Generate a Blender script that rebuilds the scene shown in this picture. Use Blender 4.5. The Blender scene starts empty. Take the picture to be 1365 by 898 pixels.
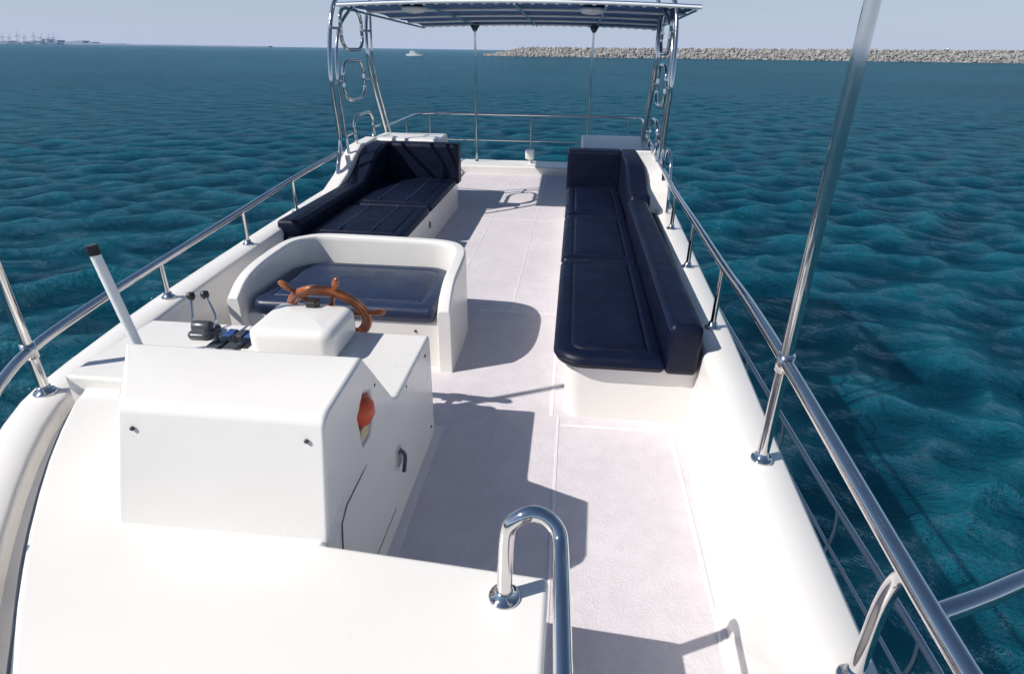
import bpy, bmesh, math, random
import numpy as np
from mathutils import Vector, Matrix
random.seed(7)
S=bpy.context.scene
rad=math.radians

# ------------------------------------------------------------ materials
def newmat(name):
    m=bpy.data.materials.new(name); m.use_nodes=True
    nt=m.node_tree; b=nt.nodes["Principled BSDF"]
    return m,nt,b
def noise(nt,scale,detail=4,rough=.55,vec=None):
    n=nt.nodes.new("ShaderNodeTexNoise"); n.inputs["Scale"].default_value=scale
    n.inputs["Detail"].default_value=detail; n.inputs["Roughness"].default_value=rough
    if vec: nt.links.new(vec,n.inputs["Vector"])
    return n
def objco(nt,scale=None,rot=0):
    t=nt.nodes.new("ShaderNodeTexCoord")
    if scale is None: return t.outputs["Object"]
    mp=nt.nodes.new("ShaderNodeMapping"); mp.inputs["Scale"].default_value=scale
    mp.inputs["Rotation"].default_value=(0,0,rot)
    nt.links.new(t.outputs["Object"],mp.inputs["Vector"]); return mp.outputs["Vector"]
def ramp(nt,fac,c0,c1,p0=.3,p1=.7):
    r=nt.nodes.new("ShaderNodeValToRGB")
    r.color_ramp.elements[0].position=p0; r.color_ramp.elements[0].color=(*c0,1)
    r.color_ramp.elements[1].position=p1; r.color_ramp.elements[1].color=(*c1,1)
    nt.links.new(fac,r.inputs["Fac"]); return r
def bump(nt,b,h,dist,strength=1,prev=None):
    n=nt.nodes.new("ShaderNodeBump"); n.inputs["Distance"].default_value=dist; n.inputs["Strength"].default_value=strength
    nt.links.new(h,n.inputs["Height"])
    if prev: nt.links.new(prev,n.inputs["Normal"])
    nt.links.new(n.outputs["Normal"],b.inputs["Normal"]); return n.outputs["Normal"]
def simple(name,c0,c1,rough=.4,metal=0,scale=6,bd=0,bs=20,coat=0,rr=None,spec=.5):
    m,nt,b=newmat(name); co=objco(nt)
    n=noise(nt,scale,5,.6,co); r=ramp(nt,n.outputs["Fac"],c0,c1)
    nt.links.new(r.outputs["Color"],b.inputs["Base Color"])
    b.inputs["Roughness"].default_value=rough; b.inputs["Metallic"].default_value=metal
    b.inputs["Coat Weight"].default_value=coat; b.inputs["Coat Roughness"].default_value=.12
    b.inputs["Specular IOR Level"].default_value=spec
    if rr:
        n3=noise(nt,scale*2.3,4,.6,co); mr=nt.nodes.new("ShaderNodeMapRange")
        mr.inputs["To Min"].default_value=rr[0]; mr.inputs["To Max"].default_value=rr[1]
        mr.inputs["From Min"].default_value=.3; mr.inputs["From Max"].default_value=.7
        nt.links.new(n3.outputs["Fac"],mr.inputs["Value"]); nt.links.new(mr.outputs["Result"],b.inputs["Roughness"])
    if bd:
        n2=noise(nt,bs,3,.5,co); bump(nt,b,n2.outputs["Fac"],bd)
    return m
GEL=simple("gelcoat_white",(.765,.735,.70),(.80,.775,.742),.3,0,1.1,.002,2.5,.2,(.26,.36))
STEEL=simple("polished_steel",(.62,.61,.60),(.72,.71,.70),.1,1,5,0,20,0,(.04,.13))
NAVY=simple("navy_vinyl",(.0020,.0040,.0175),(.0038,.007,.026),.42,0,4,.006,6,0,(.38,.55),.25)
NAVYL=simple("navy_vinyl_sheen",(.012,.022,.055),(.02,.034,.078),.36,0,4,.005,7,0,(.33,.48),.45)  # lighter copy of the navy vinyl, reflected sheen put into its colour
PIPE=simple("navy_stitching",(.03,.045,.10),(.05,.065,.14),.5)
WOOD,nt,b=newmat("varnished_wood")
co=objco(nt,(14,14,14)); w=noise(nt,1.2,6,.65,co)
r=ramp(nt,w.outputs["Fac"],(.20,.045,.010),(.55,.16,.03)); nt.links.new(r.outputs["Color"],b.inputs["Base Color"])
b.inputs["Roughness"].default_value=.3; b.inputs["Coat Weight"].default_value=.6
BLACK=simple("black_plastic",(.012,.012,.013),(.03,.03,.032),.35)
GREY=simple("grey_cast_metal",(.05,.055,.065),(.10,.105,.12),.35,.3)
DARK=simple("seam_grey",(.12,.11,.11),(.2,.19,.19),.6)
GAPLINE=simple("gap_line_grey",(.20,.19,.19),(.32,.31,.30),.6)  # grey for the strip that draws the dark coachroof gap
ORANGE=simple("orange_plastic",(.70,.085,.03),(.82,.14,.045),.4)
BEIGE=simple("beige_plastic",(.55,.42,.25),(.66,.53,.35),.5)
BLUEP=simple("blue_switch_panel",(.02,.05,.18),(.05,.12,.35),.25)
WHITEP=simple("white_plastic",(.80,.80,.79),(.85,.85,.84),.35)
SEAM=simple("smooth_deck_seam",(.70,.67,.68),(.76,.73,.74),.35,0,8)
DECK,nt,b=newmat("nonskid_deck")
co=objco(nt); n1=noise(nt,1.3,6,.65,co); r=ramp(nt,n1.outputs["Fac"],(.60,.555,.59),(.68,.64,.667))
n4=noise(nt,9,5,.7,co); r2=ramp(nt,n4.outputs["Fac"],(.93,.925,.92),(1,1,1),.35,.6)
mx=nt.nodes.new("ShaderNodeMix"); mx.data_type='RGBA'; mx.blend_type='MULTIPLY'; mx.inputs[0].default_value=1
nt.links.new(r.outputs["Color"],mx.inputs[6]); nt.links.new(r2.outputs["Color"],mx.inputs[7])
nt.links.new(mx.outputs[2],b.inputs["Base Color"]); b.inputs["Roughness"].default_value=.6
v=nt.nodes.new("ShaderNodeTexVoronoi"); v.inputs["Scale"].default_value=95; nt.links.new(co,v.inputs["Vector"])
bump(nt,b,v.outputs["Distance"],.0022,.8)
CANV=simple("blue_canvas",(.05,.11,.26),(.08,.17,.36),.8,0,5,.003,60)
# water : teal body with a faint added glow for scattered light + wind-roughened reflection of the sky
WATER,nt,b=newmat("sea_water")
co=objco(nt); big=noise(nt,.012,4,.6,co)
c1=objco(nt,(.30,.62,1),.15); a1=noise(nt,1,3,.5,c1); p=bump(nt,b,a1.outputs["Fac"],.55)
c2=objco(nt,(1.2,2.2,1),-.1); a2=noise(nt,1,5,.62,c2); a2.inputs["Distortion"].default_value=.7
p=bump(nt,b,a2.outputs["Fac"],.42,1,p)
c3=objco(nt,(4.2,6.6,1),.2); a3=noise(nt,1,5,.65,c3); p=bump(nt,b,a3.outputs["Fac"],.14,1,p)
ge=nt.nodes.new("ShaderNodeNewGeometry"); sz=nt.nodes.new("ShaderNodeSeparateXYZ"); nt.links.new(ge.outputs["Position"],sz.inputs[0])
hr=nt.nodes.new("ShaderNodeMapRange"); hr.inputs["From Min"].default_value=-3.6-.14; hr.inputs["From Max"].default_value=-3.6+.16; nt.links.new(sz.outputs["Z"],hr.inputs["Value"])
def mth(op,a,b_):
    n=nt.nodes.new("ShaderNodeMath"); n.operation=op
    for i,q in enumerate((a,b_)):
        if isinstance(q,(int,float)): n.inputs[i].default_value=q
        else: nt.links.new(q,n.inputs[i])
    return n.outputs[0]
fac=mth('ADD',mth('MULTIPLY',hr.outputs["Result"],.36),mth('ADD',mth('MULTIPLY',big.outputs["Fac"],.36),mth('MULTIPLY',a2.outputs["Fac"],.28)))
r=ramp(nt,fac,(.0010,.028,.050),(.005,.086,.122),.34,.66); nt.links.new(r.outputs["Color"],b.inputs["Base Color"])  # crests lighter than troughs: light through the waves put into the colour
r2=ramp(nt,fac,(.0007,.018,.033),(.002,.039,.060),.34,.66); nt.links.new(r2.outputs["Color"],b.inputs["Emission Color"]); b.inputs["Emission Strength"].default_value=.8  # teal emission stands for light scattered in water, softens the yacht's shadow
b.inputs["Roughness"].default_value=1; b.inputs["Specular IOR Level"].default_value=0
gl=nt.nodes.new("ShaderNodeBsdfGlossy"); gl.inputs["Roughness"].default_value=.10; gl.inputs["Color"].default_value=(.72,.87,1,1)
fr=nt.nodes.new("ShaderNodeFresnel"); fr.inputs["IOR"].default_value=1.33
nt.links.new(p,gl.inputs["Normal"]); nt.links.new(p,fr.inputs["Normal"])
fm=mth('MULTIPLY',fr.outputs[0],.74)
ms=nt.nodes.new("ShaderNodeMixShader"); nt.links.new(fm,ms.inputs[0]); nt.links.new(b.outputs[0],ms.inputs[1]); nt.links.new(gl.outputs[0],ms.inputs[2])
nt.links.new(ms.outputs[0],nt.nodes["Material Output"].inputs["Surface"])
ROCK,nt,b=newmat("breakwater_rock")
co=objco(nt); n=noise(nt,.35,6,.8,co); r=ramp(nt,n.outputs["Fac"],(.13,.125,.12),(.46,.44,.42),.35,.65)
nt.links.new(r.outputs["Color"],b.inputs["Base Color"]); b.inputs["Roughness"].default_value=.9
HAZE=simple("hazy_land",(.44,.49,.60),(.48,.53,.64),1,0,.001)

# ------------------------------------------------------------ helpers
def link(o): S.collection.objects.link(o); return o
def empty(name):
    e=bpy.data.objects.new(name,None); e.empty_display_size=.1; return link(e)
def meshobj(name,verts,faces,mat,parent=None,bev=0,seg=3,smooth=True,fix=True):
    me=bpy.data.meshes.new(name); me.from_pydata([tuple(v) for v in verts],[],faces)
    if fix:
        bm=bmesh.new(); bm.from_mesh(me); bmesh.ops.recalc_face_normals(bm,faces=bm.faces); bm.to_mesh(me); bm.free()
    o=link(bpy.data.objects.new(name,me)); me.materials.append(mat)
    if smooth:
        for p in me.polygons: p.use_smooth=True
    if bev:
        m=o.modifiers.new("b","BEVEL"); m.width=bev; m.segments=seg; m.limit_method='ANGLE'; m.angle_limit=rad(28); m.harden_normals=True
    if parent: o.parent=parent
    return o
def box(name,x0,x1,y0,y1,z0,z1,mat,parent=None,bev=.01,seg=3):
    v=[(x,y,z) for x in(x0,x1) for y in(y0,y1) for z in(z0,z1)]
    f=[(0,1,3,2),(4,6,7,5),(0,4,5,1),(2,3,7,6),(0,2,6,4),(1,5,7,3)]
    return meshobj(name,v,f,mat,parent,bev,seg,smooth=bev>0)
def prism_x(name,prof,xl,xr,mat,parent=None,bev=.02,seg=3):
    n=len(prof); xl=xl if isinstance(xl,(list,tuple)) else [xl]*n; xr=xr if isinstance(xr,(list,tuple)) else [xr]*n
    v=[(xl[i],p[0],p[1]) for i,p in enumerate(prof)]+[(xr[i],p[0],p[1]) for i,p in enumerate(prof)]
    f=[tuple(range(n)),tuple(range(2*n-1,n-1,-1))]+[(i,(i+1)%n,n+(i+1)%n,n+i) for i in range(n)]
    return meshobj(name,v,f,mat,parent,bev,seg)
def prism_z(name,pts,z0,z1,mat,parent=None,bev=.02,seg=3):
    n=len(pts); v=[(p[0],p[1],z0) for p in pts]+[(p[0],p[1],z1) for p in pts]
    f=[tuple(range(n)),tuple(range(2*n-1,n-1,-1))]+[(i,(i+1)%n,n+(i+1)%n,n+i) for i in range(n)]
    return meshobj(name,v,f,mat,parent,bev,seg)
def cat(pts,n=8,closed=False):
    P=[Vector(p) for p in pts]; out=[]; N=len(P)
    rng=range(N if closed else N-1)
    for i in rng:
        if closed: a,b_,c,d=P[i-1],P[i],P[(i+1)%N],P[(i+2)%N]
        else: a,b_,c,d=P[max(i-1,0)],P[i],P[i+1],P[min(i+2,N-1)]
        for k in range(n):
            t=k/n; out.append(.5*((2*b_)+(c-a)*t+(2*a-5*b_+4*c-d)*t*t+(3*b_-a-3*c+d)*t**3))
    if not closed: out.append(P[-1])
    return out
def tube(name,pts,r,mat=STEEL,parent=None,smooth=True,closed=False,radii=None,res=6,n=8):
    P=cat(pts,n,closed) if smooth else [Vector(p) for p in pts]
    cu=bpy.data.curves.new(name,'CURVE'); cu.dimensions='3D'; cu.bevel_depth=r; cu.bevel_resolution=res; cu.use_fill_caps=True
    sp=cu.splines.new('POLY'); sp.points.add(len(P)-1)
    for i,p in enumerate(P):
        sp.points[i].co=(*p,1)
        if radii: sp.points[i].radius=radii[min(i,len(radii)-1)]
    sp.use_cyclic_u=closed; sp.use_smooth=True
    cu.materials.append(mat); o=link(bpy.data.objects.new(name,cu))
    if parent: o.parent=parent
    return o
def lathe(name,prof,loc,mat,parent=None,axis=(0,0,1),seg=24,scale=(1,1,1)):
    vs=[];fs=[]; q=Vector((0,0,1)).rotation_difference(Vector(axis)); n=len(prof)
    for k in range(seg):
        a=2*math.pi*k/seg
        for (r_,z) in prof:
            p=q@Vector((r_*math.cos(a)*scale[0],r_*math.sin(a)*scale[1],z)); vs.append(p+Vector(loc))
    for k in range(seg):
        for i in range(n-1):
            fs.append((k*n+i,((k+1)%seg)*n+i,((k+1)%seg)*n+i+1,k*n+i+1))
    o=meshobj(name,vs,fs,mat,parent)
    bm=bmesh.new(); bm.from_mesh(o.data); bmesh.ops.remove_doubles(bm,verts=bm.verts,dist=1e-5); bmesh.ops.recalc_face_normals(bm,faces=bm.faces); bm.to_mesh(o.data); bm.free()
    return o
def flange(x,y,z,parent,r=.048,k=1):
    return lathe("base_flange",[(0,-.01),(r,-.01),(r,.008),(r*.9,.014),(r*.62,.016),(r*.58,.04),(r*.45,.045),(0,.045)],(x,y,z),STEEL,parent)
def rrect(x0,x1,y0,y1,R,n=7):
    pts=[]; cs=[(x1,y1,0,R[2]),(x0,y1,90,R[3]),(x0,y0,180,R[0]),(x1,y0,270,R[1])]
    for cx,cy,a0,r_ in cs:
        r_=max(r_,.001); sx=-1 if a0 in(0,270) else 1; sy=-1 if a0 in(0,90) else 1
        ox,oy=cx+sx*r_,cy+sy*r_
        for i in range(n+1):
            a=rad(a0+90*i/n); pts.append((ox+r_*math.cos(a),oy+r_*math.sin(a)))
    return pts
def pillow(name,x0,x1,y0,y1,z0,z1,R,r=.04,mat=NAVY,parent=None,puff=.015,groove=.12,gd=.012):
    if not isinstance(R,(list,tuple)): R=[R]*4
    half=min(x1-x0,y1-y0)/2
    rings=[(r,z0),(r*.3,z0+r*.3),(0,z0+r)]
    for i in range(0,6):
        a=rad(90*i/5); rings.append((r*(1-math.cos(a)),z1-r+r*math.sin(a)))
    ins=[r+.02]
    if groove: ins+= [groove-.014,groove-.006,groove,groove+.006,groove+.014]
    k=(groove if groove else r)+.03
    while k<half*.97: ins.append(k); k+=half*.12
    for q in ins:
        s=min(1,(q-r)/max(.001,half-r)); z=z1+puff*(1-(1-s)**2)
        if groove and abs(q-groove)<.001: z-=gd
        elif groove and abs(abs(q-groove)-.006)<.001: z-=gd*.5
        rings.append((q,z))
    vs=[];fs=[];N=None
    for q,z in rings:
        P=rrect(x0+q,x1-q,y0+q,y1-q,[max(a-q,.004) for a in R]); N=len(P)
        for px,py in P:
            w=.0035*math.sin(px*9+py*4)*math.sin(py*11-px*3) if z>z1 else 0
            vs.append((px,py,z+w))
    for j in range(len(rings)-1):
        for i in range(N): fs.append((j*N+i,j*N+(i+1)%N,(j+1)*N+(i+1)%N,(j+1)*N+i))
    fs.append(tuple(range(N))[::-1]); L=(len(rings)-1)*N; fs.append(tuple(L+i for i in range(N)))
    return meshobj(name,vs,fs,mat,parent)
def interp(tab,y):
    if y<=tab[0][0]: return tab[0][1]
    for (a,va),(b_,vb) in zip(tab,tab[1:]):
        if y<=b_:
            t=(y-a)/(b_-a); return va+(vb-va)*t
    return tab[-1][1]
XR=[(-1.5,.45),(-.5,.72),(0,.80),(1,.87),(2.24,.92),(3.66,.99),(4.9,1.03),(6.1,1.07),(8,1.12),(12.4,1.17)]
XL=[(-1.5,.0),(-.5,-.75),(0,-1.12),(.9,-1.74),(1.4,-2.12),(1.9,-2.45),(2.38,-2.68),(3.0,-2.79),(3.68,-2.87),(4.98,-2.96),(6.2,-3.03),(8,-3.1),(12.4,-3.13)]
def smoothtab(tab):
    P=cat([(a,b_,0) for a,b_ in tab],6); return [(p.x,p.y) for p in P]
XR=smoothtab(XR); XL=smoothtab(XL)
ys=[-1.5+.2*i for i in range(70)]; ys=[y for y in ys if y<12.4]+[12.4]

# ------------------------------------------------------------ yacht: hull, bulwarks, deck
Y=empty("motor_yacht")
def bulwark(name,tab,s):
    sec=[(-.15,-.05),(-.148,.0),(-.125,.30),(-.108,.51),(-.100,.535),(-.082,.548),(.0,.552),(.10,.546),(.120,.532),(.128,.50),(.13,.0),(.16,-.35),(.17,-1.3)]
    vs=[];fs=[];n=len(sec)
    for y in ys:
        x=interp(tab,y)
        for o_,z in sec: vs.append((x+s*o_,y,z))
    for j in range(len(ys)-1):
        for i in range(n-1): fs.append((j*n+i,j*n+i+1,(j+1)*n+i+1,(j+1)*n+i))
    return meshobj(name,vs,fs,GEL,Y)
bulwark("bulwark_starboard",XR,1); bulwark("bulwark_port",XL,-1)
dy=[.2*i-1.4 for i in range(69)]; vs=[];fs=[]
for y in dy: vs+= [(interp(XL,y)+.05,y,0),(interp(XR,y)-.05,y,0)]
for j in range(len(dy)-1): fs.append((2*j,2*j+1,2*j+3,2*j+2))
meshobj("deck",vs,fs,DECK,Y,smooth=False)
def strip(x0,x1,y0,y1,z=.003): 
    return box("deck_seam",x0,x1,y0,y1,-.01,z,SEAM,Y,bev=.001,seg=1)
strip(-.008,.008,.3,3.3,.0035); strip(-.79,-.735,1.4,3.1,.004); strip(-.50,-.485,5.02,11.6); strip(-1.12,-1.105,5.02,11.6)
strip(-.80,-.075,4.99,5.01,.0045); strip(-1.68,-.07,8.3,8.325,.0045); strip(.02,.76,3.19,3.215,.0055); strip(-.06,-.035,3.3,8.6)
strip(.715,.735,.3,3.19,.0045)
tube("wall_cove",[(interp(XR,y)-.15,y,.0) for y in (0,.8,1.6,2.4,3.2)],.02,SEAM,Y)
box("stern_coaming",-3.0,1.05,11.72,12.38,-.05,.15,GEL,Y,.03)
box("stern_outer_face",-3.24,1.29,12.38,12.44,-1.3,.148,GEL,Y,.01)
def hw(y): return 3.02 if y>3 else max(.05,3.02*(1-((3-y)/9.0)**2.2))
hy=[-6+.5*i for i in range(40)]; vs=[];fs=[]; cx=-.95
for y in hy:
    h=hw(y); vs+= [(cx-h,y,-1.32),(cx-h*1.0,y,-1.42),(cx-h*.86,y,-3.0),(cx-h*.6,y,-4.3),(cx+h*.6,y,-4.3),(cx+h*.86,y,-3.0),(cx+h,y,-1.42),(cx+h,y,-1.32)]
for j in range(len(hy)-1):
    for i in range(8):
        fs.append((j*8+i,j*8+(i+1)%8,(j+1)*8+(i+1)%8,(j+1)*8+i))
fs.append(tuple(range(8))); fs.append(tuple((len(hy)-1)*8+i for i in range(8)))
meshobj("hull",vs,fs,GEL,Y,.02)

def px(y): return interp(XL,y)+.24
yc=1.12
aftp=[(.0,yc),(.0,1.415),(-.80,1.47),(-.80,2.3),(-1.6,2.3),(-1.6,2.6)]+[(px(y),y) for y in (2.6,2.4,2.2,2.0,1.8,1.6,1.4,1.25,yc)]
fwdp=[(px(y),y) for y in (.9,.7,.5,.3,0,-.4,-1.0)]+[(.0,-1.0)]
out=aftp+fwdp; n=len(out); na=len(aftp)
zf=lambda y: .62 if y>=yc else .62+(y-yc)*.16
v=[(a,b_,-.02) for a,b_ in out]+[(a,b_,zf(b_)) for a,b_ in out]
f=[tuple(range(n)),tuple(n+i for i in range(na)),tuple([n+na-1]+[n+i for i in range(na,n)]+[n])]+[(i,(i+1)%n,n+(i+1)%n,n+i) for i in range(n)]
o=meshobj("coachroof",v,f,GEL,Y,.022,4)
tube("coachroof_gap_line",[(px(y)-.012,y,.575+min(0,(y-yc)*.16)) for y in (2.5,2.2,1.9,1.6,1.3,1.0,.7,.4,0)],.011,GAPLINE,Y)  # added strip: darkness of the open gap beside the bulwark as colour
vs=[];fs=[]
for y in ys:
    if y>3.4: break
    x=interp(XL,y); vs+= [(x+.10,y,.47),(x+.26,y,.44)]
for j in range(len(vs)//2-1): fs.append((2*j,2*j+1,2*j+3,2*j+2))
meshobj("port_gutter",vs,fs,GEL,Y)

# ------------------------------------------------------------ helm console
C=empty("helm_console")
prof=[(1.475,-.02),(1.478,.60),(1.60,1.045),(1.64,1.07),(2.01,1.085),(2.32,.70),(2.36,.69),(3.03,.69),(3.05,.66),(3.05,-.02)]
xl=[-1.60,-1.60,-1.56,-1.56,-1.82,-1.86,-1.86,-1.86,-1.86,-1.86]
xr=[-.79,-.79,-.795,-.80,-.80,-.785,-.782,-.782,-.782,-.782]
body=prism_x("console_body",prof,xl,xr,GEL,C,bev=0)
hexp=[(1.90,.72),(1.99,.72),(2.055,.80),(2.045,.90),(1.96,.935),(1.88,.88)]
cut=prism_x("cut",[(a,b_) for a,b_ in hexp],-.90,-.70,GEL,None,bev=0)
bo=body.modifiers.new("c","BOOLEAN"); bo.object=cut; bo.operation='DIFFERENCE'; bo.solver='EXACT'
bpy.context.view_layer.objects.active=body; 
bpy.ops.object.modifier_apply(modifier="c")
bpy.data.objects.remove(cut)
m=body.modifiers.new("b","BEVEL"); m.width=.022; m.segments=4; m.limit_method='ANGLE'; m.angle_limit=rad(30); m.harden_normals=True
for p in body.data.polygons: p.use_smooth=True
prism_x("lamp_housing_lower",[(1.905,.725),(1.985,.725),(2.03,.79),(1.915,.79)],-.88,-.80,BEIGE,C,.006)
lathe("orange_lamp",[(0,-.06),(.05,-.05),(.07,-.01),(.068,.03),(.045,.058),(0,.068)],(-.825,1.965,.853),ORANGE,C)
prism_x("dash_port_side",[(2.345,-.02),(2.345,.684),(3.045,.684),(3.045,-.02)],-2.52,-1.855,GEL,C,.02)
for (x,y,z,ax) in [(-1.50,1.575,.98,(0,-1,.3)),(-.86,1.575,.98,(0,-1,.3)),(-.795,2.1,.90,(1,0,0)),(-.779,2.9,.62,(1,0,0)),(-.779,2.95,.1,(1,0,0)),(-.784,2.38,.56,(1,0,0)),(-.779,2.5,.655,(1,0,0))]:
    lathe("screw",[(0,-.004),(.009,-.002),(.008,.003),(.004,.005),(0,.005)],(x,y,z),GREY,C,axis=ax,seg=12)
tube("door_gap",[(-.7875,2.26,.645),(-.7875,1.66,.625),(-.7875,1.60,.59),(-.7875,1.57,.45),(-.7875,1.57,.12),(-.787,2.2,.12)],.003,DARK,C,smooth=False)
box("latch_plate",-.787,-.770,2.26,2.32,.33,.43,STEEL,C,.004)
tube("latch_handle",[(-.775,2.29,.42),(-.750,2.30,.38),(-.752,2.27,.30)],.010,GREY,C)
box("hinge",-.789,-.772,1.60,1.66,.32,.38,STEEL,C,.004)
box("hinge",-.789,-.772,1.60,1.66,.14,.2,STEEL,C,.004)
pod=pillow("steering_pod",-1.66,-1.19,2.60,3.0,.685,.875,.07,.05,GEL,C,.012,0)
box("pod_indicator",-1.45,-1.39,2.90,2.975,.875,.915,BLACK,C,.008)
box("switch_panel",-1.97,-1.74,2.73,2.95,.68,.693,BLACK,C,.004)
for i in range(3):
    box("switch_bank",-1.955+.065*i,-1.905+.065*i,2.85,2.94,.69,.704,BLUEP if i!=1 else GREY,C,.003)
for i in range(2):
    tube("toggle",[(-1.925+.10*i,2.76,.69),(-1.93+.10*i,2.77,.755)],.011,BLACK,C,smooth=False)
    box("toggle_base",-1.965+.10*i,-1.885+.10*i,2.68,2.80,.685,.71,GREY,C,.008)
T=empty("throttle_control")
pillow("throttle_base",-2.15,-2.01,2.80,2.97,.68,.725,.04,.02,GREY,T,.02,0)
lathe("throttle_drum",[(0,-.055),(.032,-.055),(.038,-.045),(.038,.045),(.032,.055),(0,.055)],(-2.08,2.88,.735),GREY,T,axis=(1,0,0))
for i,(dx,top) in enumerate([(-.035,(-2.175,2.97,.885)),(.035,(-2.10,2.99,.89))]):
    tube("throttle_lever",[(-2.08+dx*1.9,2.88,.735),(-2.08+dx*2.0,2.91,.80),top],.0075,STEEL,T)
    lathe("throttle_knob",[(0,-.026),(.018,-.02),(.025,0),(.02,.02),(0,.027)],top,BLACK,T)
W=empty("steering_wheel")
ct=Vector((-1.415,3.13,.745)); nn=Vector((0,math.cos(rad(28)),math.sin(rad(28)))); e1=Vector((1,0,0)); e2=Vector((0,-nn.z,nn.y))
def wp(r_,a): return ct+e1*(r_*math.cos(a))+e2*(r_*math.sin(a))
tube("rim_outer",[wp(.235,2*math.pi*i/48) for i in range(48)],.022,WOOD,W,smooth=False,closed=True)
tube("rim_inner",[wp(.207,2*math.pi*i/48) for i in range(48)],.017,WOOD,W,smooth=False,closed=True)
lathe("hub",[(0,-.05),(.055,-.05),(.06,-.02),(.06,.02),(.045,.04),(0,.045)],ct,WOOD,W,axis=nn)
tube("steering_shaft",[ct-nn*.2,ct],.02,STEEL,W,smooth=False)
for k in range(6):
    a=rad(8+60*k); rr_=[.05,.08,.11,.14,.17,.21,.235,.25,.275,.30,.33,.352,.36]
    ra=[.9,.7,1.25,.7,1.0,1.1,1.0,.65,.95,1.25,1.2,.85,.2]
    tube("spoke",[wp(q,a) for q in rr_],.0165,WOOD,W,smooth=False,radii=ra)
A=empty("antenna_mast")
tube("mast",[(-1.80,2.06,1.0),(-1.865,2.05,1.455)],.0205,WHITEP,A,smooth=False)
tube("mast_cap",[(-1.864,2.05,1.45),(-1.869,2.05,1.49)],.023,BLACK,A,smooth=False)

# ------------------------------------------------------------ helm seat
H=empty("helm_seat")
path=[(-.865,3.80,.50),(-.865,3.90,.60),(-.868,4.08,.665),(-.87,4.35,.69),(-.885,4.6,.70),(-.95,4.78,.70),(-1.08,4.87,.70),(-1.3,4.90,.70),(-1.75,4.92,.70),(-2.15,4.92,.70),(-2.30,4.85,.70),(-2.40,4.70,.70),(-2.43,4.45,.69),(-2.44,4.15,.67),(-2.45,3.95,.62),(-2.46,3.80,.52)]
P=cat(path,5); vs=[];fs=[]; th=.05
sec=[(1,-.02,0),(1,None,-.045),(.93,None,-.018),(.72,None,-.003),(0,None,.0),(-.72,None,-.003),(-.93,None,-.018),(-1,None,-.045),(-1,-.02,0)]
for i,p in enumerate(P):
    d=(P[min(i+1,len(P)-1)]-P[max(i-1,0)]); d.z=0; d.normalize(); nrm=Vector((d.y,-d.x,0))
    for s_,zz,dz in sec:
        q=p+nrm*(th*s_); vs.append((q.x,q.y,(-.02 if zz is not None else p.z+dz)))
n=len(sec)
for j in range(len(P)-1):
    for i in range(n-1): fs.append((j*n+i,j*n+i+1,(j+1)*n+i+1,(j+1)*n+i))
fs.append(tuple(range(n))); fs.append(tuple((len(P)-1)*n+i for i in range(n)))
meshobj("seat_shell",vs,fs,GEL,H,bev=.012,seg=2)
box("seat_base",-2.42,-.90,3.87,4.88,-.02,.375,GEL,H,.02)
pillow("seat_cushion",-2.36,-.945,3.84,4.80,.375,.49,[.10,.05,.25,.28],.045,NAVYL,H,.02,.13)
lathe("base_screw",[(0,0),(.012,0),(.010,.004),(0,.005)],(-1.1,3.868,.30),GREY,H,axis=(0,-1,0),seg=12)

# ------------------------------------------------------------ settees
def settee_star():
    E=empty("settee")
    prism_z("base",rrect(.03,.90,3.32,8.70,[.10,.02,.02,.02]),-.02,.40,GEL,E,.015)
    ysn=[(3.25,5.165),(5.195,6.765),(6.795,8.44)]
    for i,(a,b_) in enumerate(ysn):
        pillow("seat_cushion",-.055,.655,a,b_,.385,.485,[.20,.05,.06,.06] if i==0 else .06,.055,NAVY,E,.03,.11,.014)
    pillow("backrest_cushion",.64,.845,3.25,6.60,.385,.735,[.04]*4,.045,NAVY,E,.0,0)
    prism_x("backrest_raised",[(6.61,.40),(6.61,.72),(6.68,.77),(6.9,.79),(7.12,.84),(7.35,.93),(7.6,.97),(8.70,.97),(8.72,.93),(8.72,.40)],.66,.89,NAVY,E,.045,4)
    prism_x("end_backrest",[(8.46,.49),(8.47,.93),(8.50,.965),(8.70,.97),(8.715,.93),(8.715,.40),(8.46,.40)],-.07,.67,NAVY,E,.04,4)
    tube("piping",[(.645,3.27,.70),(.645,6.58,.70)],.004,PIPE,E,smooth=False)
    prism_x("end_moulding",[(8.72,-.02),(8.72,.93),(8.9,.955),(10.25,.955),(10.3,.90),(10.3,-.02)],[.12]*6,[1.22]*6,GEL,E,.05,4)
    prism_x("side_moulding",[(6.9,.5),(7.1,.74),(7.4,.86),(7.7,.92),(8.74,.93),(8.74,.5)],.885,1.16,GEL,E,.03,3)
    return E
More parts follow.
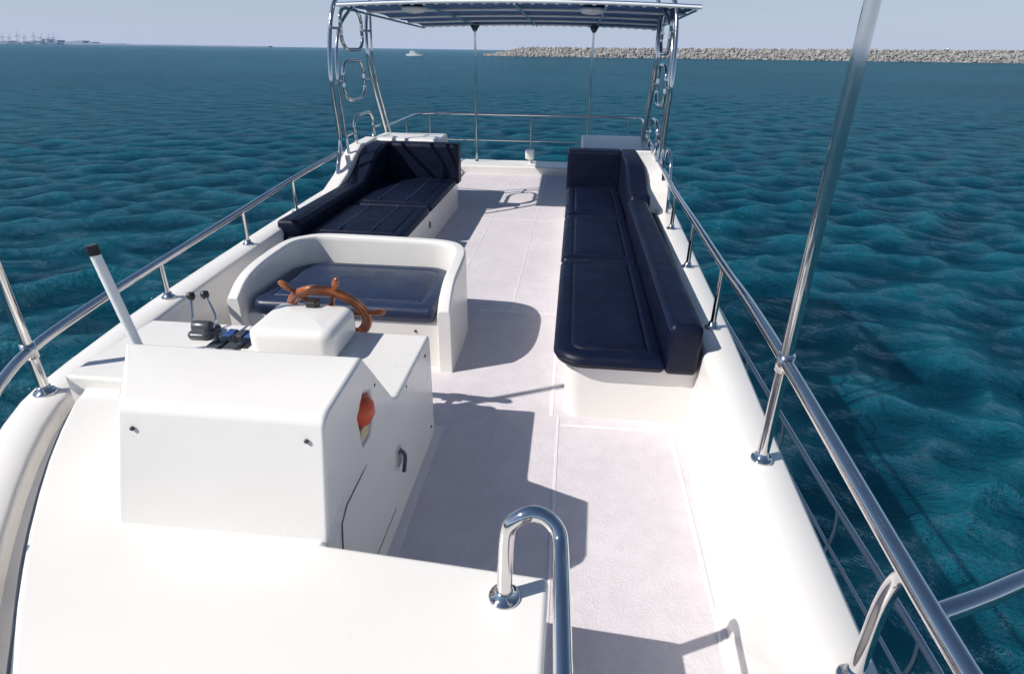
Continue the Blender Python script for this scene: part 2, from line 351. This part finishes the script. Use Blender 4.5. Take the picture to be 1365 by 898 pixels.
def settee_port():
    E=empty("settee")
    prism_z("base",rrect(-2.95,-1.72,5.55,8.9,[.02,.06,.02,.02]),-.02,.40,GEL,E,.015)
    for a,b_ in [(5.62,6.94),(6.97,8.68)]:
        pillow("seat_cushion",-2.72,-1.685,a,b_,.385,.485,.06,.05,NAVY,E,.028,.12,.014)
        for xx in (-2.38,-2.03): tube("seat_seam",[(xx,a+.13,.510),(xx,b_-.13,.510)],.006,PIPE,E,smooth=False)
    pillow("backrest_cushion",-2.95,-2.70,5.55,7.55,.385,.63,.04,.045,NAVY,E,0,0)
    prism_x("backrest_raised",[(7.40,.40),(7.40,.60),(7.6,.66),(7.85,.76),(8.1,.90),(8.35,.965),(8.88,.97),(8.9,.93),(8.9,.40)],-2.94,-2.69,NAVY,E,.045,4)
    prism_x("end_backrest",[(8.68,.49),(8.69,.93),(8.72,.965),(8.89,.97),(8.91,.93),(8.91,.40),(8.68,.40)],-2.72,-1.66,NAVY,E,.04,4)
    prism_x("end_moulding",[(8.915,-.02),(8.915,.93),(9.0,.985),(9.7,.985),(9.75,.94),(9.75,-.02)],-3.05,-2.02,GEL,E,.05,4)
    prism_x("side_moulding",[(6.9,.5),(7.2,.60),(7.6,.72),(7.9,.88),(8.2,.99),(8.95,1.01),(8.95,.5)],-3.12,-2.93,GEL,E,.03,3)
    lathe("courtesy_light",[(0,0),(.045,0),(.04,.012),(.02,.014),(0,.014)],(-1.722,7.0,.24),GREY,E,axis=(1,0,0))
    box("front_panel",-2.9,-1.70,5.52,5.60,.395,.47,NAVY,E,.02)
    return E
settee_star(); settee_port()

# ------------------------------------------------------------ guard rails
G=empty("guard_rail")
rr=[(.87,.1,1.05),(.875,.6,1.05),(.882,1.1,1.052),(.927,2.24,1.055),(.97,3.0,1.02),(1.0,3.66,.975),(1.03,4.9,.95),(1.06,6.1,.92),(1.10,7.3,.91),(1.11,8.2,.93),(1.13,9.2,.97),(1.15,10.3,1.0)]
tube("top_rail",rr,.026,parent=G,n=6)
for y,z,x in [(2.24,1.055,.925),(3.66,.975,.99),(4.9,.95,1.03),(6.1,.92,1.06),(7.3,.91,1.09)]:
    if y!=2.24: tube("stanchion",[(x-.0,y,.55),(x+.003,y,z)],.0185,parent=G,smooth=False)
    flange(x,y,.552,G)
tube("tall_pole",[(.925,2.24,.55),(.915,2.24,3.3)],.026,parent=G,smooth=False)
lathe("rail_joint",[(.0,-.04),(.034,-.04),(.034,.04),(0,.04)],(.924,2.24,1.05),STEEL,G)
tube("curved_stanchion",[(.905,1.20,.55),(.912,1.215,.68),(.925,1.235,.84),(.915,1.20,.97),(.885,1.12,1.05)],.022,parent=G)
tube("branch_rail",[(.88,1.02,1.05),(1.02,1.08,1.055),(1.3,1.22,1.04),(1.9,1.5,.95),(2.1,1.6,.5),(2.1,1.6,-1.3)],.024,parent=G)
flange(.905,1.20,.55,G)
tube("lower_rail",[(1.72,0,-.6),(1.93,1.2,-.6),(1.99,2.1,-.6),(1.93,3.8,-.6),(1.88,6.2,-.6),(1.85,9,-.6),(1.85,12,-.6)],.022,parent=G)
tube("lower_mid_rail",[(1.74,0,-.93),(1.95,1.2,-.93),(2.0,2.1,-.93),(1.94,3.8,-.93),(1.90,6.2,-.93),(1.87,9,-.93),(1.87,12,-.93)],.013,parent=G)
LT=[(0,1.72),(1.2,1.93),(2.1,1.99),(3.8,1.93),(6.2,1.88),(12,1.85)]
for y in [1.3,2.3,3.3,4.4,5.5,6.7,8,9.3,10.6,11.8]:
    x=interp(LT,y); tube("lower_stanchion",[(x,y,-.6),(x+.04,y+.03,-.85),(x+.03,y+.1,-1.32)],.015,parent=G)
G2=empty("guard_rail")
lr=[(-1.15,-.1,.80),(-1.76,.85,.80),(-2.15,1.4,.80),(-2.46,1.9,.80),(-2.69,2.376,.80),(-2.80,3.0,.81),(-2.87,3.68,.82),(-2.96,4.98,.86),(-3.04,6.2,.90),(-3.08,7.2,.93),(-3.09,7.9,.95)]
tube("top_rail",lr,.026,parent=G2,n=6)
for x,y,z in [(-2.87,3.68,.82),(-2.95,4.98,.86),(-3.03,6.2,.90),(-2.0,1.25,.8)]:
    tube("stanchion",[(x,y,.55),(x,y,z)],.0185,parent=G2,smooth=False); flange(x,y,.552,G2)
tube("tall_pole",[(-2.69,2.376,.55),(-2.70,2.376,3.3)],.026,parent=G2,smooth=False); flange(-2.69,2.376,.552,G2,.055)
lathe("rail_joint",[(.0,-.04),(.034,-.04),(.034,.04),(0,.04)],(-2.69,2.376,.80),STEEL,G2)
G3=empty("stern_rail")
for z,r_ in ((1.05,.022),(.56,.014)):
    tube("rail",[(-3.08,9.8,z),(-3.1,11.4,z),(-3.08,12.0,z),(-2.85,12.24,z),(-2.4,12.26,z),(-1,12.27,z),(.6,12.26,z),(1.0,12.24,z),(1.24,12.0,z),(1.24,11.4,z),(1.17,10.3,z)],r_,parent=G3,n=6)
for x,y in [(-3.1,11.2),(-2.9,12.22),(-.86,12.27),(1.05,12.22),(1.22,11.3)]:
    tube("post",[(x,y,.15),(x,y,1.05)],.016,parent=G3,smooth=False); flange(x,y,.152,G3)
L=empty("stern_light")
pillow("lamp_body",-.95,-.77,12.12,12.24,.22,.42,.03,.03,WHITEP,L,.01,0)
tube("lamp_foot",[(-.86,12.18,.14),(-.86,12.18,.24)],.03,WHITEP,L,smooth=False)

# ------------------------------------------------------------ boarding handrail near camera
R=empty("handrail")
tube("bent_tube",[(-.14,1.318,.62),(-.138,1.318,.78),(-.135,1.318,.87),(-.125,1.32,.925),(-.09,1.325,.957),(-.055,1.33,.967),(-.015,1.325,.957),(.018,1.305,.93),(.028,1.26,.905),(.036,1.12,.885),(.047,.92,.85),(.07,.5,.78),(.08,.3,.70),(.08,.2,.5),(.08,.18,.0)],.0245,parent=R,res=10)
lathe("base_flange",[(0,-.01),(.052,-.01),(.052,.006),(.048,.010),(.034,.012),(.030,.03),(.024,.034),(0,.034)],(-.14,1.318,.62),STEEL,R,seg=32)
for k in range(4):
    a=rad(45+90*k); lathe("bolt",[(0,0),(.007,0),(.005,.004),(0,.004)],(-.14+.042*math.cos(a),1.318+.042*math.sin(a),.628),GREY,R,seg=10)

# ------------------------------------------------------------ canopy tower
B=empty("bimini_canopy")
def tower(x,s):
    tube("forward_leg",[(x,7.55,.55),(x,7.62,.8),(x,7.78,1.1),(x,7.72,1.9),(x,7.95,2.55),(x+s*.08,8.2,2.82),(x+s*.4,8.4,2.9),(x+s*2.1,8.5,2.93)],.026,parent=B)
    tube("forward_leg_inner",[(x+s*.06,7.95,.55),(x+s*.03,7.98,.9),(x,8.0,1.2),(x,7.94,1.9),(x,8.15,2.4),(x+s*.1,8.5,2.70)],.02,parent=B)
    tube("aft_leg",[(x+s*.04,9.75,.9),(x+s*.04,9.55,1.2),(x+s*.04,9.12,1.95),(x+s*.04,9.18,2.6),(x+s*.15,9.3,2.9),(x+s*.5,9.3,2.95),(x+s*2.1,9.3,2.97)],.024,parent=B)
    tube("aft_leg_brace",[(x+s*.04,9.95,.9),(x+s*.04,9.75,1.2),(x+s*.04,9.32,1.95),(x+s*.04,9.35,2.66)],.018,parent=B)
    for zc,yc_,w,h in [(1.13,8.72,.40,.22),(1.80,8.50,.40,.24),(2.42,8.58,.40,.24)]:
        pts=[]
        for sx,sz in [(-1,-.5),(-1,0),(-1,.5),(-.8,.86),(-.5,1),(0,1),(.5,1),(.8,.86),(1,.5),(1,0),(1,-.5),(.8,-.86),(.5,-1),(0,-1),(-.5,-1),(-.8,-.86)]:
            pts.append((x+s*.02,yc_+sx*w,zc+sz*h))
        tube("oval_ring",pts,.023,parent=B,closed=True,n=4)
        tube("ring_link",[(x,yc_-w-.32,zc),(x,yc_-w,zc)],.016,parent=B,smooth=False)
        tube("ring_link",[(x,yc_+w,zc),(x+s*.04,yc_+w+.3,zc)],.016,parent=B,smooth=False)
    flange(x,7.55,.552,B); flange(x+s*.06,7.95,.552,B)
tower(-3.06,1); tower(1.12,-1)
tube("side_loop",[(1.10,6.75,.55),(1.10,6.78,.8),(1.10,6.95,1.12),(1.10,7.3,1.16),(1.10,7.42,.9),(1.10,7.4,.55)],.016,parent=B)
xa,xb,ya,yb=-3.0,1.40,8.0,12.35; nx,ny=24,16; vs=[];fs=[]
def cz(s,t): return 2.70-.09*t+.05*(1-(2*s-1)**2)
for j in range(ny+1):
    for i in range(nx+1):
        s,t=i/nx,j/ny; sag=.012*math.sin(t*math.pi*6)**2
        vs.append((xa+(xb-xa)*s,ya+(yb-ya)*t,cz(s,t)+sag))
for j in range(ny):
    for i in range(nx): fs.append((j*(nx+1)+i,j*(nx+1)+i+1,(j+1)*(nx+1)+i+1,(j+1)*(nx+1)+i))
o=meshobj("canvas",vs,fs,CANV,B); m=o.modifiers.new("s","SOLIDIFY"); m.thickness=.012
for t in (0.0,.25,.5,.75,1.0):
    tube("hoop",[(xa+(xb-xa)*s/8,ya+(yb-ya)*t,cz(s/8,t)-.03) for s in range(9)],.018,WHITEP,B)
for s in (0.01,.25,.5,.75,.99):
    tube("batten",[(xa+(xb-xa)*s,ya+(yb-ya)*t/6,cz(s,t/6)-.055) for t in range(7)],.014,STEEL,parent=B)
for yy,tt in ((ya,0),(yb,1)):
    pts=[]
    for i in range(61):
        s=i/60; pts.append((xa+(xb-xa)*s,yy,cz(s,tt)-.02-(.035 if i%2 else 0)))
    tube("lacing",pts,.008,WHITEP,B,smooth=False)
for xx in (-2.2,.15): lathe("ceiling_lamp",[(0,.03),(.18,.03),(.17,0),(.12,-.03),(0,-.045)],(xx,8.7,2.66),WHITEP,B)
for xx in (-1.95,.26):
    tube("aft_pole",[(xx,12.2,.15),(xx,12.2,2.62)],.022,parent=B,smooth=False)
    flange(xx,12.2,.152,B); lathe("pole_head",[(0,-.1),(.03,-.1),(.09,0),(0,.02)],(xx,12.2,2.60),GREY,B)

# ------------------------------------------------------------ sea: real wave surface around the yacht, flattening towards the horizon
SEAZ=-3.6
rng=np.random.default_rng(11)
NA=1300
rads=[1.5]
while rads[-1]<500: rads.append(rads[-1]*1.0+max(.13,rads[-1]*.011))
while rads[-1]<30000: rads.append(rads[-1]*1.25)
RR=np.array(rads); NR=len(RR)
th=np.linspace(0,2*np.pi,NA,endpoint=False)
Rg,Tg=np.meshgrid(RR,th,indexing='ij')
gx=Rg*np.cos(Tg); gy=Rg*np.sin(Tg)
dx=np.zeros_like(gx); dyy=np.zeros_like(gx); dz=np.zeros_like(gx)
wind=rad(-62)
cell=np.maximum(Rg*2*np.pi/NA,np.maximum(.13,Rg*.011))
for i in range(80):
    lam=float(np.exp(rng.uniform(np.log(.55),np.log(4.6)))); k=2*np.pi/lam
    a=wind+rng.normal(0,.62); steep=.046*(1.0 if lam<2.6 else .62)
    amp=steep/k; ph=rng.uniform(0,6.28)
    fade=np.clip(lam/(cell*3.0)-.4,0,1)
    arg=k*(gx*np.cos(a)+gy*np.sin(a))+ph
    dz+=amp*fade*np.cos(arg); s_=amp*fade*np.sin(arg)*.9
    dx-=s_*np.cos(a); dyy-=s_*np.sin(a)
grp=.8+.35*np.sin(gx*.045+gy*.03+1)*np.sin(gy*.06-gx*.02)
co3=np.stack([gx+dx*grp,gy+dyy*grp,SEAZ+dz*grp],-1).reshape(-1,3)
co3=np.vstack([co3,[[0,0,SEAZ]]])
idx=np.arange(NR*NA).reshape(NR,NA); nxt=np.roll(idx,-1,axis=1)
quads=np.stack([idx[:-1],idx[1:],nxt[1:],nxt[:-1]],-1).reshape(-1,4)
me=bpy.data.meshes.new("sea"); nv=len(co3); nq=len(quads)
tri=np.stack([np.full(NA,nv-1),idx[0],nxt[0]],-1)
me.vertices.add(nv); me.vertices.foreach_set("co",co3.astype(np.float32).ravel())
me.loops.add(nq*4+NA*3); me.loops.foreach_set("vertex_index",np.concatenate([quads.ravel(),tri.ravel()]).astype(np.int32))
me.polygons.add(nq+NA)
me.polygons.foreach_set("loop_start",np.concatenate([np.arange(nq)*4,nq*4+np.arange(NA)*3]).astype(np.int32))
me.polygons.foreach_set("use_smooth",np.ones(nq+NA,dtype=bool))
me.update(calc_edges=True); me.validate()
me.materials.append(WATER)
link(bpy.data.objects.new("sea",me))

cy,sy=math.cos(rad(5.5)),math.sin(rad(5.5))
def far(X,Yc,z=SEAZ): return Vector((cy*X-sy*Yc,sy*X+cy*Yc,z))
t_=(1+5**.5)/2
ico=[Vector(v).normalized() for v in [(-1,t_,0),(1,t_,0),(-1,-t_,0),(1,-t_,0),(0,-1,t_),(0,1,t_),(0,-1,-t_),(0,1,-t_),(t_,0,-1),(t_,0,1),(-t_,0,-1),(-t_,0,1)]]
icf=[(0,11,5),(0,5,1),(0,1,7),(0,7,10),(0,10,11),(1,5,9),(5,11,4),(11,10,2),(10,7,6),(7,1,8),(3,9,4),(3,4,2),(3,2,6),(3,6,8),(3,8,9),(4,9,5),(2,4,11),(6,2,10),(8,6,7),(9,8,1)]
vs=[];fs=[]
def bh(X): return 7.2+(X+28)/550*3.6 if X>10 else max(.8,7.0*min(1,(X+30)/36))
cv=[];cf=[]
Xs=[-30+10*i for i in range(95)]
for X in Xs:
    h=bh(X)*.9
    for dyy_,z in ((-14,-1),(-5,h),(5,h),(14,-1)):
        p=far(X,668+dyy_); cv.append((p.x,p.y,SEAZ+z))
for j in range(len(Xs)-1):
    for i in range(3): cf.append((j*4+i,j*4+i+1,(j+1)*4+i+1,(j+1)*4+i))
for n_ in range(6200):
    X=random.uniform(-32,910); h=bh(X); u=random.random()
    yy=655+u*10+random.uniform(-1,1); z=SEAZ-.3+h*min(1,u*1.05)
    if random.random()<.12: yy=random.uniform(664,672); z=SEAZ+h+random.uniform(-.3,.5)
    c=far(X,yy,z); r_=random.uniform(.9,2.0); sc=Vector((random.uniform(.7,1.4),random.uniform(.7,1.2),random.uniform(.6,1.0)))
    rot=Matrix.Rotation(random.uniform(0,6.3),3,Vector((random.random(),random.random(),random.random()+.1)).normalized())
    b0=len(vs)
    for v_ in ico:
        w=v_*r_*random.uniform(.75,1.2); w=rot@Vector((w.x*sc.x,w.y*sc.y,w.z*sc.z)); vs.append(c+w)
    fs+= [(a+b0,b_+b0,c_+b0) for a,b_,c_ in icf]
b0=len(vs); vs+= [Vector(v_) for v_ in cv]; fs+= [tuple(i+b0 for i in f) for f in cf]
meshobj("rock_breakwater",vs,fs,ROCK,None,smooth=False,fix=False)
p=far(440,667,SEAZ+10.3)
bc=lathe("breakwater_beacon",[(0,-1),(.8,-1),(.7,1.6),(1.0,1.7),(.9,2.2),(0,2.9)],p,WHITEP)
D=empty("distant_shoreline")
vs=[];fs=[];X=-6500
while X<-2300:
    town=-5200<X<-3900
    h=(10+34*random.random()**1.6) if town else 8+8*random.random()*(1 if X<-3600 else .4)
    w=random.uniform(25,60) if town else random.uniform(60,170)
    p0=far(X,6000);p1=far(X+w,6000);p2=far(X+w,6100);p3=far(X,6100); b0=len(vs)
    for p in(p0,p1,p2,p3): vs.append((p.x,p.y,SEAZ-1))
    for p in(p0,p1,p2,p3): vs.append((p.x,p.y,SEAZ+h))
    fs+=[(b0+4,b0+5,b0+6,b0+7),(b0,b0+1,b0+5,b0+4),(b0+1,b0+2,b0+6,b0+5),(b0+3,b0,b0+4,b0+7)]; X+=w
meshobj("low_land",vs,fs,HAZE,D,smooth=False)
for X in [-4700,-4640,-4560,-4500,-4410,-4350,-4280,-4230]:
    base=far(X,5980); hh=random.uniform(80,110)
    for dx_ in (-12,12): tube("crane_leg",[base+Vector((dx_,0,0)),base+Vector((dx_*.6,0,hh*.7))],2.0,HAZE,D,smooth=False,res=1)
    tube("crane_boom",[base+Vector((-30,0,hh*.62)),base+Vector((34,0,hh*.66))],2.2,HAZE,D,smooth=False,res=1)
    tube("crane_apex",[base+Vector((0,0,hh*.6)),base+Vector((random.uniform(5,25),0,hh))],1.6,HAZE,D,smooth=False,res=1)
M=empty("motorboat"); o=far(-90,575)
def mb(name,pts,z0,z1,mat): 
    return prism_z(name,[(o.x+a,o.y+b_) for a,b_ in pts],SEAZ+z0,SEAZ+z1,mat,M,.05,1)
mb("hull",[(-7,-1.8),(4,-2),(8,0),(4,2),(-7,1.8)],-.3,1.5,WHITEP); mb("cabin",[(-4,-1.4),(2,-1.4),(3.4,0),(2,1.4),(-4,1.4)],1.5,2.9,WHITEP)
mb("window_band",[(-3.6,-1.45),(2.05,-1.45),(3.3,0),(2.05,1.45),(-3.6,1.45)],2.0,2.5,BLACK); mb("flybridge",[(-3.5,-1.3),(0,-1.3),(1,0),(0,1.3),(-3.5,1.3)],2.9,3.7,WHITEP)
tube("mast",[(o.x-2,o.y,SEAZ+3.6),(o.x-2.4,o.y,SEAZ+6)],.12,WHITEP,M,smooth=False)

# ------------------------------------------------------------ light
sd=Vector((.92,.45,-1.0)).normalized()
ld=bpy.data.lights.new("sun",'SUN'); ld.energy=5.0; ld.angle=rad(.5); ld.color=(1,.955,.885)
so=link(bpy.data.objects.new("sun",ld)); so.rotation_euler=sd.to_track_quat('-Z','Y').to_euler()
w=bpy.data.worlds.new("World"); S.world=w; w.use_nodes=True; nt=w.node_tree
sky=nt.nodes.new("ShaderNodeTexSky"); sky.sky_type='NISHITA'; sky.sun_disc=False
sky.sun_elevation=math.asin(-sd.z); sky.sun_rotation=math.atan2(-sd.x,-sd.y)
sky.air_density=1.0; sky.dust_density=.3; sky.ozone_density=3
tc=nt.nodes.new("ShaderNodeTexCoord"); sx=nt.nodes.new("ShaderNodeSeparateXYZ"); nt.links.new(tc.outputs["Generated"],sx.inputs[0])
mr=nt.nodes.new("ShaderNodeMapRange"); mr.inputs["From Min"].default_value=0; mr.inputs["From Max"].default_value=.2
mr.inputs["To Min"].default_value=.92; mr.inputs["To Max"].default_value=0; nt.links.new(sx.outputs["Z"],mr.inputs["Value"])
mx=nt.nodes.new("ShaderNodeMix"); mx.data_type='RGBA'; nt.links.new(mr.outputs["Result"],mx.inputs[0])
nt.links.new(sky.outputs[0],mx.inputs[6]); mx.inputs[7].default_value=(5.5,6.5,8.8,1)
nt.links.new(mx.outputs[2],nt.nodes["Background"].inputs["Color"])
nt.nodes["Background"].inputs["Strength"].default_value=.085

# ------------------------------------------------------------ camera
cam=bpy.data.cameras.new("camera"); cam.sensor_width=36; cam.lens=780/1365*36; cam.clip_end=60000; cam.clip_start=.02
co_=link(bpy.data.objects.new("camera",cam))
Mx=Matrix.Rotation(rad(5.5),4,'Z')@Matrix.Rotation(rad(90-26.1),4,'X')@Matrix.Rotation(.0138,4,'Z')
Mx.translation=Vector((0,0,2.2)); co_.matrix_world=Mx; S.camera=co_
S.view_settings.view_transform='Standard'; S.view_settings.look='None'; S.view_settings.exposure=0
